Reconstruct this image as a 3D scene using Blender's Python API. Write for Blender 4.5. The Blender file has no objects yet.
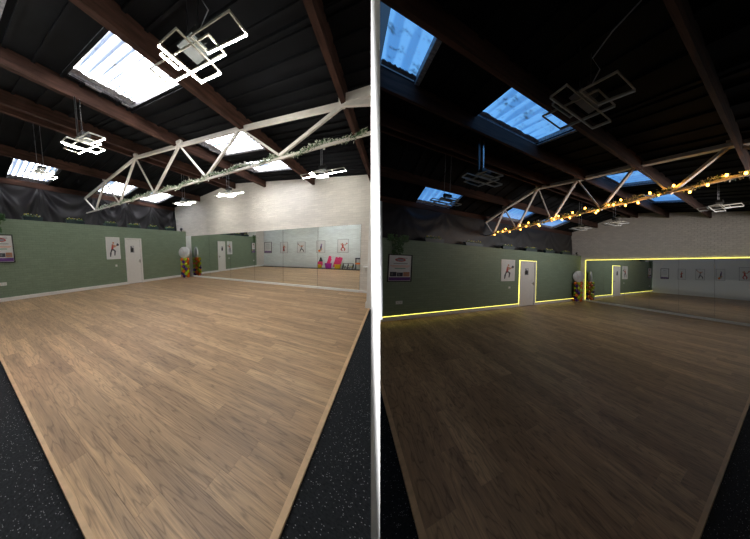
import bpy, math, random
from mathutils import Vector, Matrix
random.seed(7)
sc = bpy.context.scene
COL = sc.collection

# ------------------------------------------------------------------ camera
CAMZ = 1.51
cam_d = bpy.data.cameras.new('camera'); cam = bpy.data.objects.new('camera', cam_d); COL.objects.link(cam)
cam.location = (0, 0, CAMZ); cam.rotation_euler = (math.pi/2, 0, 0)
cam_d.sensor_fit = 'HORIZONTAL'; cam_d.sensor_width = 36.0; cam_d.lens = 4.8
cam_d.shift_x = 0.004526; cam_d.shift_y = -0.02503
cam_d.clip_start = 0.01; cam_d.clip_end = 100
sc.camera = cam

# ------------------------------------------------------------------ world, exposure
w = bpy.data.worlds.new('dusk'); sc.world = w; w.use_nodes = True
w.node_tree.nodes['Background'].inputs[0].default_value = (0.10, 0.22, 0.42, 1)
w.node_tree.nodes['Background'].inputs[1].default_value = 0.25
vs = sc.view_settings
vs.view_transform = 'Standard'; vs.look = 'None'; vs.gamma = 1.0; vs.exposure = 0.0
try: vs.use_curve_mapping = False
except Exception: pass
sc.cycles.use_denoising = True
sc.cycles.max_bounces = 7; sc.cycles.diffuse_bounces = 4; sc.cycles.glossy_bounces = 5
sc.cycles.sample_clamp_indirect = 4.0
sc.cycles.caustics_reflective = False; sc.cycles.caustics_refractive = False

# brightness of what gives off light
SKY_DAY, SKY_DUSK, LED_ROOM, LED_LIME, BULB = 16.5, 1.0, 85.0, 3.4, 15.0

# two halls side by side, each laid out in its own metres:
# a = along the green wall away from the mirror wall, b = along the mirror wall, z = up
AX = {
 'L': (((-0.07224709, 1.29807448, 0.03518989), (0.01201411, -0.00747059, -0.99843805), (-0.31878121, -0.30727341, -0.04339452)),
       (-10.66056391, 1.45596942, 5.79819875), 1.0),
 'R': (((-1.33077411, 0.07427058, 0.05539624), (-0.07925183, -0.04217613, -0.99832678), (-0.31251629, -0.31926311, 0.01657917)),
       (12.07615627, 2.8411153, 5.78428592), 0.883)}
def make_axes(k):
    m, t, s = AX[k]
    cols = [Vector((m[0][i]*s, m[2][i]*s, -m[1][i]*s)) for i in range(3)]
    o = Vector((t[0]*s, t[2]*s, -t[1]*s + CAMZ))
    return cols, o
ROOM = {k: make_axes(k) for k in AX}
side = 'L'
def V(a, b, z):
    c, o = ROOM[side]
    return c[0]*a + c[1]*b + c[2]*z + o
def D(a, b, z):
    c, o = ROOM[side]
    return c[0]*a + c[1]*b + c[2]*z
HALF = 0.0225                                   # half thickness of the dividing wall
DV = Vector((0.0390, 1.0, 0.0)).normalized()          # the wall runs along this line, past the camera
DN = Vector((DV.y, -DV.x, 0.0))                       # its normal, towards the dark hall
def b_div(a, z=0.0, off=HALF):                        # bright hall: where the wall's face is
    p0 = V(a, 0, z).dot(DN); p1 = V(a, 1, z).dot(DN); return (-off-p0)/(p1-p0)
def a_div(b, z=0.0, off=HALF):                        # dark hall: the same wall's other face
    p0 = V(0, b, z).dot(DN); p1 = V(1, b, z).dot(DN); return (off-p0)/(p1-p0)

# ------------------------------------------------------------------ materials
def new_mat(name):
    m = bpy.data.materials.new(name); m.use_nodes = True
    return m, m.node_tree, m.node_tree.nodes['Principled BSDF']
def N(nt, typ, **kw):
    n = nt.nodes.new(typ)
    for k, v in kw.items():
        if k.startswith('i_'): n.inputs[k[2:].replace('_', ' ')].default_value = v
        else: setattr(n, k, v)
    return n
def room_xyz(nt, rnd=False):
    at = N(nt, 'ShaderNodeAttribute', attribute_name='rc')
    if not rnd: return at.outputs['Vector']
    oi = N(nt, 'ShaderNodeObjectInfo')
    mu = N(nt, 'ShaderNodeVectorMath', operation='SCALE'); mu.inputs[0].default_value = (37.0, 61.0, 13.0)
    nt.links.new(oi.outputs['Random'], mu.inputs['Scale'])
    ad = N(nt, 'ShaderNodeVectorMath', operation='ADD')
    nt.links.new(at.outputs['Vector'], ad.inputs[0]); nt.links.new(mu.outputs[0], ad.inputs[1])
    return ad.outputs[0]
def mapping(nt, vec, scale):
    m = N(nt, 'ShaderNodeVectorMath', operation='MULTIPLY'); m.inputs[1].default_value = scale
    nt.links.new(vec, m.inputs[0]); return m.outputs[0]
def mixc(nt, fac, a, b, blend='MIX'):
    m = N(nt, 'ShaderNodeMix', data_type='RGBA', blend_type=blend)
    def put(i, v):
        if isinstance(v, tuple): m.inputs[i].default_value = v if len(v) == 4 else v + (1,)
        elif isinstance(v, (int, float)): m.inputs[i].default_value = v
        else: nt.links.new(v, m.inputs[i])
    put(0, fac); put(6, a); put(7, b); return m.outputs[2]
def ramp(nt, fac, stops):
    r = N(nt, 'ShaderNodeValToRGB'); e = r.color_ramp.elements
    while len(e) < len(stops): e.new(0.5)
    for k, (p, c) in enumerate(stops):
        e[k].position = p; e[k].color = (c if isinstance(c, tuple) else (c, c, c)) + (1,)
    nt.links.new(fac, r.inputs[0]); return r.outputs[0]
def bump(nt, bsdf, h, strength, dist=0.01):
    b = N(nt, 'ShaderNodeBump'); b.inputs['Strength'].default_value = strength; b.inputs['Distance'].default_value = dist
    nt.links.new(h, b.inputs['Height']); nt.links.new(b.outputs[0], bsdf.inputs['Normal'])
def plain(name, col, rough=0.6, metal=0.0, var=0.12, scale=9.0, spec=0.5):
    m, nt, b = new_mat(name)
    no = N(nt, 'ShaderNodeTexNoise', i_Scale=scale, i_Detail=4.0); nt.links.new(room_xyz(nt), no.inputs['Vector'])
    lo = tuple(c*(1-var) for c in col); hi = tuple(min(1, c*(1+var)) for c in col)
    nt.links.new(ramp(nt, no.outputs[0], [(0.3, lo), (0.7, hi)]), b.inputs['Base Color'])
    b.inputs['Roughness'].default_value = rough; b.inputs['Metallic'].default_value = metal; b.inputs['Specular IOR Level'].default_value = spec
    return m
def glow(name, col, s, base=0.6):
    m, nt, b = new_mat(name)
    b.inputs['Base Color'].default_value = (base, base, base, 1)
    b.inputs['Emission Color'].default_value = col + (1,); b.inputs['Emission Strength'].default_value = s
    b.inputs['Roughness'].default_value = 0.8; b.inputs['Specular IOR Level'].default_value = 0.1
    return m
def brickwork(name, col, mortar, bstr, var=0.1, rough=0.7, stain=0.0):
    m, nt, b = new_mat(name); v = room_xyz(nt)
    sp = N(nt, 'ShaderNodeSeparateXYZ'); nt.links.new(v, sp.inputs[0])
    ad = N(nt, 'ShaderNodeMath', operation='ADD'); nt.links.new(sp.outputs[0], ad.inputs[0]); nt.links.new(sp.outputs[1], ad.inputs[1])
    cb = N(nt, 'ShaderNodeCombineXYZ'); nt.links.new(ad.outputs[0], cb.inputs[0]); nt.links.new(sp.outputs[2], cb.inputs[1])
    br = N(nt, 'ShaderNodeTexBrick'); nt.links.new(cb.outputs[0], br.inputs['Vector'])
    br.inputs['Scale'].default_value = 1.0; br.inputs['Brick Width'].default_value = 0.225; br.inputs['Row Height'].default_value = 0.076
    br.inputs['Mortar Size'].default_value = 0.006; br.inputs['Mortar Smooth'].default_value = 0.4; br.inputs['Bias'].default_value = 0.0
    br.inputs['Color1'].default_value = tuple(c*(1-var) for c in col) + (1,)
    br.inputs['Color2'].default_value = tuple(min(1, c*(1+var)) for c in col) + (1,)
    br.inputs['Mortar'].default_value = mortar + (1,)
    no = N(nt, 'ShaderNodeTexNoise', i_Scale=1.0, i_Detail=5.0)
    nt.links.new(mapping(nt, v, (2.2, 2.2, 9.0)), no.inputs['Vector'])
    c = mixc(nt, 0.22, br.outputs[0], ramp(nt, no.outputs[0], [(0.3, 0.55), (0.7, 1.0)]), 'MULTIPLY')
    nt.links.new(c, b.inputs['Base Color']); b.inputs['Roughness'].default_value = rough
    hs = N(nt, 'ShaderNodeMath', operation='ADD')
    n2 = N(nt, 'ShaderNodeTexNoise', i_Scale=1.0, i_Detail=3.0); nt.links.new(mapping(nt, v, (5, 5, 24)), n2.inputs['Vector'])
    wk = N(nt, 'ShaderNodeMath', operation='MULTIPLY'); wk.inputs[1].default_value = 0.3
    iv = N(nt, 'ShaderNodeMath', operation='SUBTRACT'); iv.inputs[0].default_value = 1.0; nt.links.new(br.outputs['Fac'], iv.inputs[1])
    nt.links.new(iv.outputs[0], wk.inputs[0]); nt.links.new(wk.outputs[0], hs.inputs[0]); nt.links.new(n2.outputs[0], hs.inputs[1])
    bump(nt, b, hs.outputs[0], bstr, 0.012)
    return m
def wood_floor():
    m, nt, b = new_mat('oak_laminate'); v = room_xyz(nt, True)
    oi = N(nt, 'ShaderNodeObjectInfo')
    warp = N(nt, 'ShaderNodeTexNoise', i_Scale=1.0, i_Detail=3.0); nt.links.new(mapping(nt, v, (6.5, 0.75, 1)), warp.inputs['Vector'])
    # cathedral rings: contour lines of a stretched noise field
    mu = N(nt, 'ShaderNodeMath', operation='MULTIPLY'); nt.links.new(warp.outputs[0], mu.inputs[0]); mu.inputs[1].default_value = 24.0
    fr = N(nt, 'ShaderNodeMath', operation='PINGPONG'); nt.links.new(mu.outputs[0], fr.inputs[0]); fr.inputs[1].default_value = 1.0
    fine = N(nt, 'ShaderNodeTexNoise', i_Scale=1.0, i_Detail=5.0, i_Roughness=0.65); nt.links.new(mapping(nt, v, (110, 5.0, 1)), fine.inputs['Vector'])
    broad = N(nt, 'ShaderNodeTexNoise', i_Scale=1.0, i_Detail=2.0); nt.links.new(mapping(nt, v, (9, 0.7, 1)), broad.inputs['Vector'])
    base = ramp(nt, oi.outputs['Random'], [(0.0, (0.375, 0.246, 0.146)), (0.3, (0.42, 0.278, 0.164)), (0.65, (0.465, 0.310, 0.182)), (1.0, (0.54, 0.368, 0.218))])
    c = mixc(nt, 0.75, base, ramp(nt, broad.outputs[0], [(0.3, (0.68, 0.67, 0.68)), (0.72, (1.28, 1.26, 1.22))]), 'MULTIPLY')
    c = mixc(nt, 0.62, c, ramp(nt, fr.outputs[0], [(0.0, (0.42, 0.40, 0.39)), (0.30, (1.0, 1.0, 1.0)), (1.0, (1.15, 1.14, 1.1))]), 'MULTIPLY')
    c = mixc(nt, 0.75, c, ramp(nt, fine.outputs[0], [(0.3, (0.66, 0.64, 0.63)), (0.65, (1.2, 1.18, 1.15))]), 'MULTIPLY')
    nt.links.new(c, b.inputs['Base Color']); b.inputs['Roughness'].default_value = 0.42
    b.inputs['Specular IOR Level'].default_value = 0.42
    bump(nt, b, fine.outputs[0], 0.12, 0.003)
    return m
def rubber():
    m, nt, b = new_mat('flecked_black_rubber'); v = room_xyz(nt)
    vo = N(nt, 'ShaderNodeTexVoronoi', i_Scale=1.0); nt.links.new(mapping(nt, v, (105, 105, 105)), vo.inputs['Vector'])
    wn = N(nt, 'ShaderNodeSeparateColor'); nt.links.new(vo.outputs['Color'], wn.inputs[0])
    pick = N(nt, 'ShaderNodeMath', operation='GREATER_THAN'); nt.links.new(wn.outputs[0], pick.inputs[0]); pick.inputs[1].default_value = 0.86
    near = N(nt, 'ShaderNodeMath', operation='LESS_THAN'); nt.links.new(vo.outputs['Distance'], near.inputs[0]); near.inputs[1].default_value = 0.30
    f = N(nt, 'ShaderNodeMath', operation='MULTIPLY'); nt.links.new(pick.outputs[0], f.inputs[0]); nt.links.new(near.outputs[0], f.inputs[1])
    no = N(nt, 'ShaderNodeTexNoise', i_Scale=60.0, i_Detail=3.0); nt.links.new(v, no.inputs['Vector'])
    c = mixc(nt, f.outputs[0], ramp(nt, no.outputs[0], [(0.3, (0.010, 0.012, 0.015)), (0.7, (0.024, 0.027, 0.032))]), (0.30, 0.31, 0.33))
    nt.links.new(c, b.inputs['Base Color']); b.inputs['Roughness'].default_value = 0.8; b.inputs['Specular IOR Level'].default_value = 0.15
    bump(nt, b, no.outputs[0], 0.4, 0.006); return m
def timber():
    m, nt, b = new_mat('dark_red_timber'); v = room_xyz(nt)
    n1 = N(nt, 'ShaderNodeTexNoise', i_Scale=1.0, i_Detail=6.0); nt.links.new(mapping(nt, v, (2.0, 22, 22)), n1.inputs['Vector'])
    n2 = N(nt, 'ShaderNodeTexNoise', i_Scale=1.3, i_Detail=2.0); nt.links.new(v, n2.inputs['Vector'])
    c = mixc(nt, 0.7, ramp(nt, n1.outputs[0], [(0.3, (0.030, 0.014, 0.010)), (0.7, (0.095, 0.045, 0.032))]), ramp(nt, n2.outputs[0], [(0.35, 0.55), (0.7, 1.3)]), 'MULTIPLY')
    nt.links.new(c, b.inputs['Base Color']); b.inputs['Roughness'].default_value = 0.8; b.inputs['Specular IOR Level'].default_value = 0.2
    bump(nt, b, n1.outputs[0], 0.35, 0.01); return m
def skylight_pane(name, hi, lo, s, moss):
    m, nt, b = new_mat(name); v = room_xyz(nt)
    # corrugated translucent sheet lit from behind by the sky; moss and dirt gathered on it
    sp = N(nt, 'ShaderNodeSeparateXYZ'); nt.links.new(v, sp.inputs[0])
    mu = N(nt, 'ShaderNodeMath', operation='MULTIPLY'); nt.links.new(sp.outputs[0], mu.inputs[0]); mu.inputs[1].default_value = 2*math.pi/0.165
    si = N(nt, 'ShaderNodeMath', operation='SINE'); nt.links.new(mu.outputs[0], si.inputs[0])
    n0 = N(nt, 'ShaderNodeTexNoise', i_Scale=1.0, i_Detail=2.0); nt.links.new(mapping(nt, v, (1.6, 0.5, 1)), n0.inputs['Vector'])
    ad = N(nt, 'ShaderNodeMath', operation='MULTIPLY_ADD'); nt.links.new(n0.outputs[0], ad.inputs[0]); ad.inputs[1].default_value = 7.0
    sh = N(nt, 'ShaderNodeMath', operation='ADD'); nt.links.new(si.outputs[0], sh.inputs[0]); sh.inputs[1].default_value = -2.75; nt.links.new(sh.outputs[0], ad.inputs[2])
    c = ramp(nt, ad.outputs[0], [(0.0, lo), (0.35, lo), (1.0, hi)])
    n1 = N(nt, 'ShaderNodeTexNoise', i_Scale=1.0, i_Detail=6.0, i_Roughness=0.75); nt.links.new(mapping(nt, v, (6, 6, 6)), n1.inputs['Vector'])
    c = mixc(nt, 0.9, c, ramp(nt, n1.outputs[0], [(0.34, moss), (0.46, (1, 1, 1))]), 'MULTIPLY')
    nt.links.new(c, b.inputs['Emission Color']); b.inputs['Emission Strength'].default_value = s
    b.inputs['Base Color'].default_value = (0.5, 0.5, 0.5, 1); b.inputs['Roughness'].default_value = 0.4
    return m
def mirror_mat():
    m, nt, b = new_mat('mirror_glass')
    b.inputs['Base Color'].default_value = (0.93, 0.975, 0.965, 1); b.inputs['Metallic'].default_value = 1.0; b.inputs['Roughness'].default_value = 0.004
    return m
MT = dict(
 wood=wood_floor(), rubber=rubber(), timber=timber(),
 green=brickwork('sage_painted_brick', (0.238, 0.310, 0.218), (0.185, 0.245, 0.170), 0.35, 0.05),
 white_daylit=brickwork('daylight_tinted_white_brick', (0.88, 0.93, 0.93), (0.74, 0.79, 0.80), 0.75, 0.05),  # front wall: daylight's cool brightness put into the brick colour
 white=brickwork('cream_painted_brick', (0.84, 0.79, 0.73), (0.74, 0.69, 0.64), 1.0, 0.05),
 paint=plain('white_gloss_paint', (0.90, 0.89, 0.87), 0.35, var=0.03), divider=plain('white_plaster', (0.86, 0.86, 0.86), 0.6, var=0.02, scale=3),
 sheet=plain('black_roof_sheet', (0.0062, 0.0066, 0.0082), 0.8, var=0.4, scale=2.0, spec=0.12), plastic=plain('black_polythene', (0.024, 0.022, 0.025), 0.5, var=0.2, scale=2, spec=0.28),
 oak=plain('oak_edge_trim', (0.66, 0.44, 0.25), 0.4, var=0.12, scale=12), steel=plain('cream_painted_steel', (0.84, 0.78, 0.72), 0.45, var=0.08),
 mirror=mirror_mat(), frame=plain('champagne_aluminium', (0.40, 0.38, 0.33), 0.35, 0.5, var=0.05), rod=plain('black_metal', (0.02, 0.02, 0.02), 0.3, 0.5),
 chrome=plain('brushed_metal', (0.6, 0.6, 0.6), 0.25, 0.9, var=0.04), black=plain('black_frame', (0.015, 0.015, 0.017), 0.4), pale_frame=plain('pale_grey_frame', (0.45, 0.46, 0.48), 0.4), dark=plain('dark_ink', (0.05, 0.05, 0.07), 0.6),
 paper=plain('white_paper', (0.80, 0.80, 0.80), 0.5, var=0.02), red=plain('red_ink', (0.50, 0.06, 0.06), 0.6), skin=plain('warm_brown_ink', (0.55, 0.27, 0.16), 0.6),
 orange=plain('orange_ink', (0.85, 0.25, 0.06), 0.6), teal=plain('green_ink', (0.13, 0.35, 0.25), 0.6), purple=plain('purple_ink', (0.14, 0.045, 0.24), 0.5), grey=plain('grey_ink', (0.30, 0.31, 0.34), 0.6),
 trough=plain('dark_teal_trough', (0.012, 0.035, 0.045), 0.5), leaf=plain('leaf_green', (0.05, 0.12, 0.035), 0.55, var=0.4, scale=30), flower=plain('yellow_flowers', (0.75, 0.62, 0.06), 0.6, var=0.3, scale=30),
 whiteleaf=plain('pale_leaf', (0.62, 0.62, 0.50), 0.5, var=0.3, scale=30), bulb_off=plain('clear_bulb', (0.85, 0.85, 0.78), 0.15),
 b_orange=plain('orange_latex', (0.90, 0.20, 0.02), 0.22), b_lime=plain('lime_latex', (0.50, 0.62, 0.02), 0.22), b_purple=plain('purple_latex', (0.075, 0.018, 0.17), 0.2),
 foil=plain('silver_foil', (0.80, 0.80, 0.81), 0.3, 0.15, var=0.2, scale=5), yellow=plain('yellow_plastic', (0.80, 0.50, 0.02), 0.4), magenta=plain('magenta_plastic', (0.50, 0.04, 0.42), 0.4), pink=plain('pink_foam', (0.85, 0.06, 0.22), 0.7),
 kettle=plain('grey_cast_iron', (0.13, 0.14, 0.15), 0.4), socket=plain('white_plastic', (0.78, 0.78, 0.76), 0.3, var=0.03),
 led=glow('white_led', (1.0, 0.985, 0.90), LED_ROOM*1.6), led_off=plain('unlit_led_diffuser', (0.55, 0.58, 0.62), 0.4, var=0.05),
 glowplate=glow('lit_acrylic_plate', (0.62, 0.9, 0.85), 0.05, 0.05), plate_off=plain('clear_acrylic_plate', (0.16, 0.16, 0.17), 0.2),
 lime=glow('lime_led_strip', (1.0, 0.88, 0.13), LED_LIME), bulb_on=glow('warm_fairy_bulb', (1.0, 0.42, 0.06), BULB),
 pane_day=skylight_pane('daylit_rooflight', (1.0, 1.0, 1.0), (0.020, 0.028, 0.045), SKY_DAY, (0.03, 0.032, 0.04)),
 pane_dusk=skylight_pane('dusk_rooflight', (0.13, 0.40, 0.86), (0.075, 0.27, 0.66), SKY_DUSK, (0.16, 0.17, 0.16)),
 kerb=plain('dirty_white_kerb', (0.32, 0.31, 0.33), 0.7, var=0.45, scale=25), kerb_dark=plain('dirty_white_kerb_dusk', (0.32, 0.31, 0.33), 0.7, var=0.45, scale=25),
)

# ------------------------------------------------------------------ mesh helper (room metres in, world out)
class MB:
    def __init__(s): s.v = []; s.f = []
    def add(s, vs_, fs):
        n = len(s.v); s.v += [tuple(p) for p in vs_]; s.f += [tuple(i+n for i in f) for f in fs]; return s
    def hexa(s, p):
        return s.add(p, [(0,3,2,1), (4,5,6,7), (0,1,5,4), (1,2,6,5), (2,3,7,6), (3,0,4,7)])
    def box(s, a0, a1, b0, b1, z0, z1):
        return s.hexa([(a0,b0,z0),(a1,b0,z0),(a1,b1,z0),(a0,b1,z0),(a0,b0,z1),(a1,b0,z1),(a1,b1,z1),(a0,b1,z1)])
    def bevbox(s, a0, a1, b0, b1, z0, z1, e=0.01):
        # box with chamfered top edges
        s.hexa([(a0,b0,z0),(a1,b0,z0),(a1,b1,z0),(a0,b1,z0),(a0,b0,z1-e),(a1,b0,z1-e),(a1,b1,z1-e),(a0,b1,z1-e)])
        return s.hexa([(a0,b0,z1-e),(a1,b0,z1-e),(a1,b1,z1-e),(a0,b1,z1-e),(a0+e,b0+e,z1),(a1-e,b0+e,z1),(a1-e,b1-e,z1),(a0+e,b1-e,z1)])
    def prism(s, pts, off):
        n = len(pts); q = [Vector(p)+Vector(off) for p in pts]
        return s.add(list(pts)+q, [tuple(range(n))[::-1], tuple(range(n, 2*n))] + [(i, (i+1)%n, (i+1)%n+n, i+n) for i in range(n)])
    def bar(s, p, q, w_, h_):
        p, q = Vector(p), Vector(q); d = (q-p).normalized()
        up = Vector((0,0,1)) if abs(d.z) < 0.95 else Vector((1,0,0))
        x = d.cross(up).normalized()*w_/2; y = x.cross(d).normalized()*h_/2
        return s.hexa([p-x-y, p+x-y, p+x+y, p-x+y, q-x-y, q+x-y, q+x+y, q-x+y])
    def tube(s, pts, r, n=8, r1=None):
        pts = [Vector(p) for p in pts]; ring = []
        for i, p in enumerate(pts):
            d = (pts[min(i+1, len(pts)-1)] - pts[max(i-1, 0)]).normalized()
            up = Vector((0,0,1)) if abs(d.z) < 0.9 else Vector((1,0,0))
            x = d.cross(up).normalized(); y = x.cross(d)
            rr = r if r1 is None else r + (r1-r)*i/(len(pts)-1)
            ring.append([p + x*math.cos(2*math.pi*k/n)*rr + y*math.sin(2*math.pi*k/n)*rr for k in range(n)])
        vs_ = [p for g in ring for p in g]; fs = []
        for i in range(len(pts)-1):
            for k in range(n):
                fs.append((i*n+k, i*n+(k+1)%n, (i+1)*n+(k+1)%n, (i+1)*n+k))
        fs += [tuple(range(n))[::-1], tuple(range((len(pts)-1)*n, len(pts)*n))]
        return s.add(vs_, fs)
    def lathe(s, c, prof, n=16, axis=2, sx=1, sy=1):
        # prof: list of (radius, height) about centre c along axis
        vs_ = []; fs = []
        for r, h in prof:
            for k in range(n):
                x = math.cos(2*math.pi*k/n)*max(r, 1e-4)*sx; y = math.sin(2*math.pi*k/n)*max(r, 1e-4)*sy
                d = [(x, y, h), (h, x, y), (x, h, y)][{2:0, 0:1, 1:2}[axis]]
                vs_.append((c[0]+d[0], c[1]+d[1], c[2]+d[2]))
        m = len(prof)
        for i in range(m-1):
            for k in range(n): fs.append((i*n+k, i*n+(k+1)%n, (i+1)*n+(k+1)%n, (i+1)*n+k))
        fs += [tuple(range(n))[::-1], tuple(range((m-1)*n, m*n))]
        return s.add(vs_, fs)
    def ball(s, c, r, n=10, sq=(1,1,1)):
        vs_ = []; fs = []; m = n//2+1
        for i in range(m):
            t = math.pi*i/(m-1)
            for k in range(n):
                u = 2*math.pi*k/n
                vs_.append((c[0]+r*sq[0]*math.sin(t)*math.cos(u), c[1]+r*sq[1]*math.sin(t)*math.sin(u), c[2]+r*sq[2]*math.cos(t)))
        for i in range(m-1):
            for k in range(n): fs.append((i*n+k, (i+1)*n+k, (i+1)*n+(k+1)%n, i*n+(k+1)%n))
        return s.add(vs_, fs)
    def mesh(s, name, m, base, smooth=False, rc=None):
        me = bpy.data.meshes.new(name)
        me.from_pydata([D(p[0]-base[0], p[1]-base[1], p[2]-base[2]) for p in s.v], [], s.f); me.update()
        at = me.attributes.new('rc', 'FLOAT_VECTOR', 'POINT')
        at.data.foreach_set('vector', [c for p in s.v for c in p])
        me.materials.append(m)
        if smooth:
            for p in me.polygons: p.use_smooth = True
        return me
    def build(s, name, m, parent=None, base=None, smooth=False, kind=None):
        if base is None: base = tuple(parent['rbase']) if parent is not None and 'rbase' in parent else (0, 0, 0)
        me = s.mesh(name, m, base, smooth); o = bpy.data.objects.new(name, me); COL.objects.link(o)
        if parent is not None:
            pb = tuple(parent['rbase']); o.parent = parent; o.location = D(base[0]-pb[0], base[1]-pb[1], base[2]-pb[2])
        else: o.location = V(*base)
        o['rbase'] = list(map(float, base))
        if kind: o['kind'] = kind
        return o
def thing(name, base, label=None, cat=None, group=None, kind=None):
    o = bpy.data.objects.new(name, None); COL.objects.link(o); o.empty_display_size = 0.1
    o.location = V(*base); o['rbase'] = list(map(float, base)); tag(o, label, cat, group, kind); return o
def tag(o, label=None, cat=None, group=None, kind=None):
    for k, v in (('label', label), ('category', cat), ('group', group), ('kind', kind)):
        if v: o[k] = v
    return o
def rot_uv(a, b, r):
    return (a*math.cos(r)-b*math.sin(r), a*math.sin(r)+b*math.cos(r))

RIDGE = 4.6
def roof(b): return RIDGE - 0.15*abs(b-3.0)
SKYL = {'L': [(6.77, 8.0, 4.85, 6.42), (3.5, 4.85, 4.85, 6.42), (1.35, 2.7, 4.85, 6.42), (8.93, 10.25, 4.85, 6.42),
              (6.77, 8.0, -0.85, 1.0), (3.6, 4.92, -0.85, 1.0), (1.42, 2.68, -0.85, 1.0)],
        'R': [(6.95, 8.2, 4.98, 6.46), (3.8, 4.88, 4.98, 6.46), (1.6, 2.8, 4.98, 6.46), (9.07, 10.25, 4.98, 6.46),
              (6.85, 8.0, -0.85, 1.0), (3.72, 4.86, -0.85, 1.0), (1.53, 2.88, -0.85, 1.0)]}
SKY = SKYL['L']
PURL = {'L': (1.08, 2.84, 3.20, 4.63, 6.45, 8.08), 'R': (1.10, 3.08, 3.48, 4.92, 6.48, 8.155, 10.0)}
ROOMWORD = {'L': 'bright hall', 'R': 'dark hall'}
HG = 2.54; BL = -0.9

# ------------------------------------------------------------------ dividing wall between the halls
def world_box(name, m, p, q, half, z0, z1):
    p, q = Vector(p), Vector(q); d = (q-p).normalized(); x = Vector((d.y, -d.x, 0))*half
    vs_ = [(c.x, c.y, z) for z in (z0, z1) for c in (p-x, p+x, q+x, q-x)]
    me = bpy.data.meshes.new(name); me.from_pydata(vs_, [], [(0,3,2,1), (4,5,6,7), (0,1,5,4), (1,2,6,5), (2,3,7,6), (3,0,4,7)])
    me.materials.append(m); o = bpy.data.objects.new(name, me); COL.objects.link(o); o['kind'] = 'structure'; return o
world_box('wall_middle', MT['divider'], DV*0.50, DV*3.45, HALF, -1.2, 5.4)
world_box('wall_middle', MT['divider'], -DV*0.33, -DV*1.9, HALF, -1.2, 5.4)
# added narrow fill light, unseen, to whiten the end of the dividing wall
ld = bpy.data.lights.new('wall_end_fill', 'AREA'); ld.shape = 'RECTANGLE'; ld.size = 0.042; ld.size_y = 3.0; ld.energy = 1.6; ld.spread = math.radians(4)
lo = bpy.data.objects.new('wall_end_fill', ld); COL.objects.link(lo); p = -DV*0.325; lo.location = (p.x, p.y, 1.55)
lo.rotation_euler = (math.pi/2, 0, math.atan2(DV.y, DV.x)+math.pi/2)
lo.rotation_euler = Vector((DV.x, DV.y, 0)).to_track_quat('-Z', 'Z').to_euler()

# added fill light, unseen behind the camera, to brighten the dark hall's walls
side = 'R'
rl = bpy.data.lights.new('rear_fill', 'AREA'); rl.shape = 'RECTANGLE'; rl.size = 3.0; rl.size_y = 0.8; rl.energy = 66.0; rl.color = (1.0, 0.92, 0.86)
ro = bpy.data.objects.new('rear_fill', rl); COL.objects.link(ro); ro.location = V(3.6, 11.7, 2.9)
ro.rotation_euler = (-D(0, 1, -0.15)).to_track_quat('-Z', 'Z').to_euler()

r2 = bpy.data.lights.new('rear_fill', 'AREA'); r2.shape = 'RECTANGLE'; r2.size = 1.0; r2.size_y = 0.8; r2.energy = 20.0; r2.color = (0.88, 0.95, 1.0)  # second added fill, cooler, for the green wall prints and dividing wall
r2o = bpy.data.objects.new('rear_fill', r2); COL.objects.link(r2o); r2o.location = V(0.6, 10.9, 2.7)
r2o.rotation_euler = (V(9.0, 2.5, 1.6)-V(0.6, 10.9, 2.7)).to_track_quat('-Z', 'Z').to_euler()

# ------------------------------------------------------------------ shell of a hall
def clip_poly(poly, f):
    # keep the part of a polygon where f(p) >= 0
    out = []
    for i in range(len(poly)):
        p, q = poly[i], poly[(i+1) % len(poly)]; fp, fq = f(p), f(q)
        if fp >= 0: out.append(p)
        if (fp >= 0) != (fq >= 0):
            t = fp/(fp-fq); out.append((p[0]+(q[0]-p[0])*t, p[1]+(q[1]-p[1])*t))
    return out
def inside(p, z=0.0): return (b_div(p[0], z, HALF*0.3) - p[1]) if side == 'L' else (a_div(p[1], z, HALF*0.3) - p[0])
def inside_roof(p): return inside(p, roof(p[1]))
AMAX = {'L': 10.6, 'R': 9.9}; BMAX = {'L': 8.9, 'R': 12.0}
FA, FB, PW, PL = 9.245, 8.316, 0.195, 1.22
EDGE = 0.034

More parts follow.
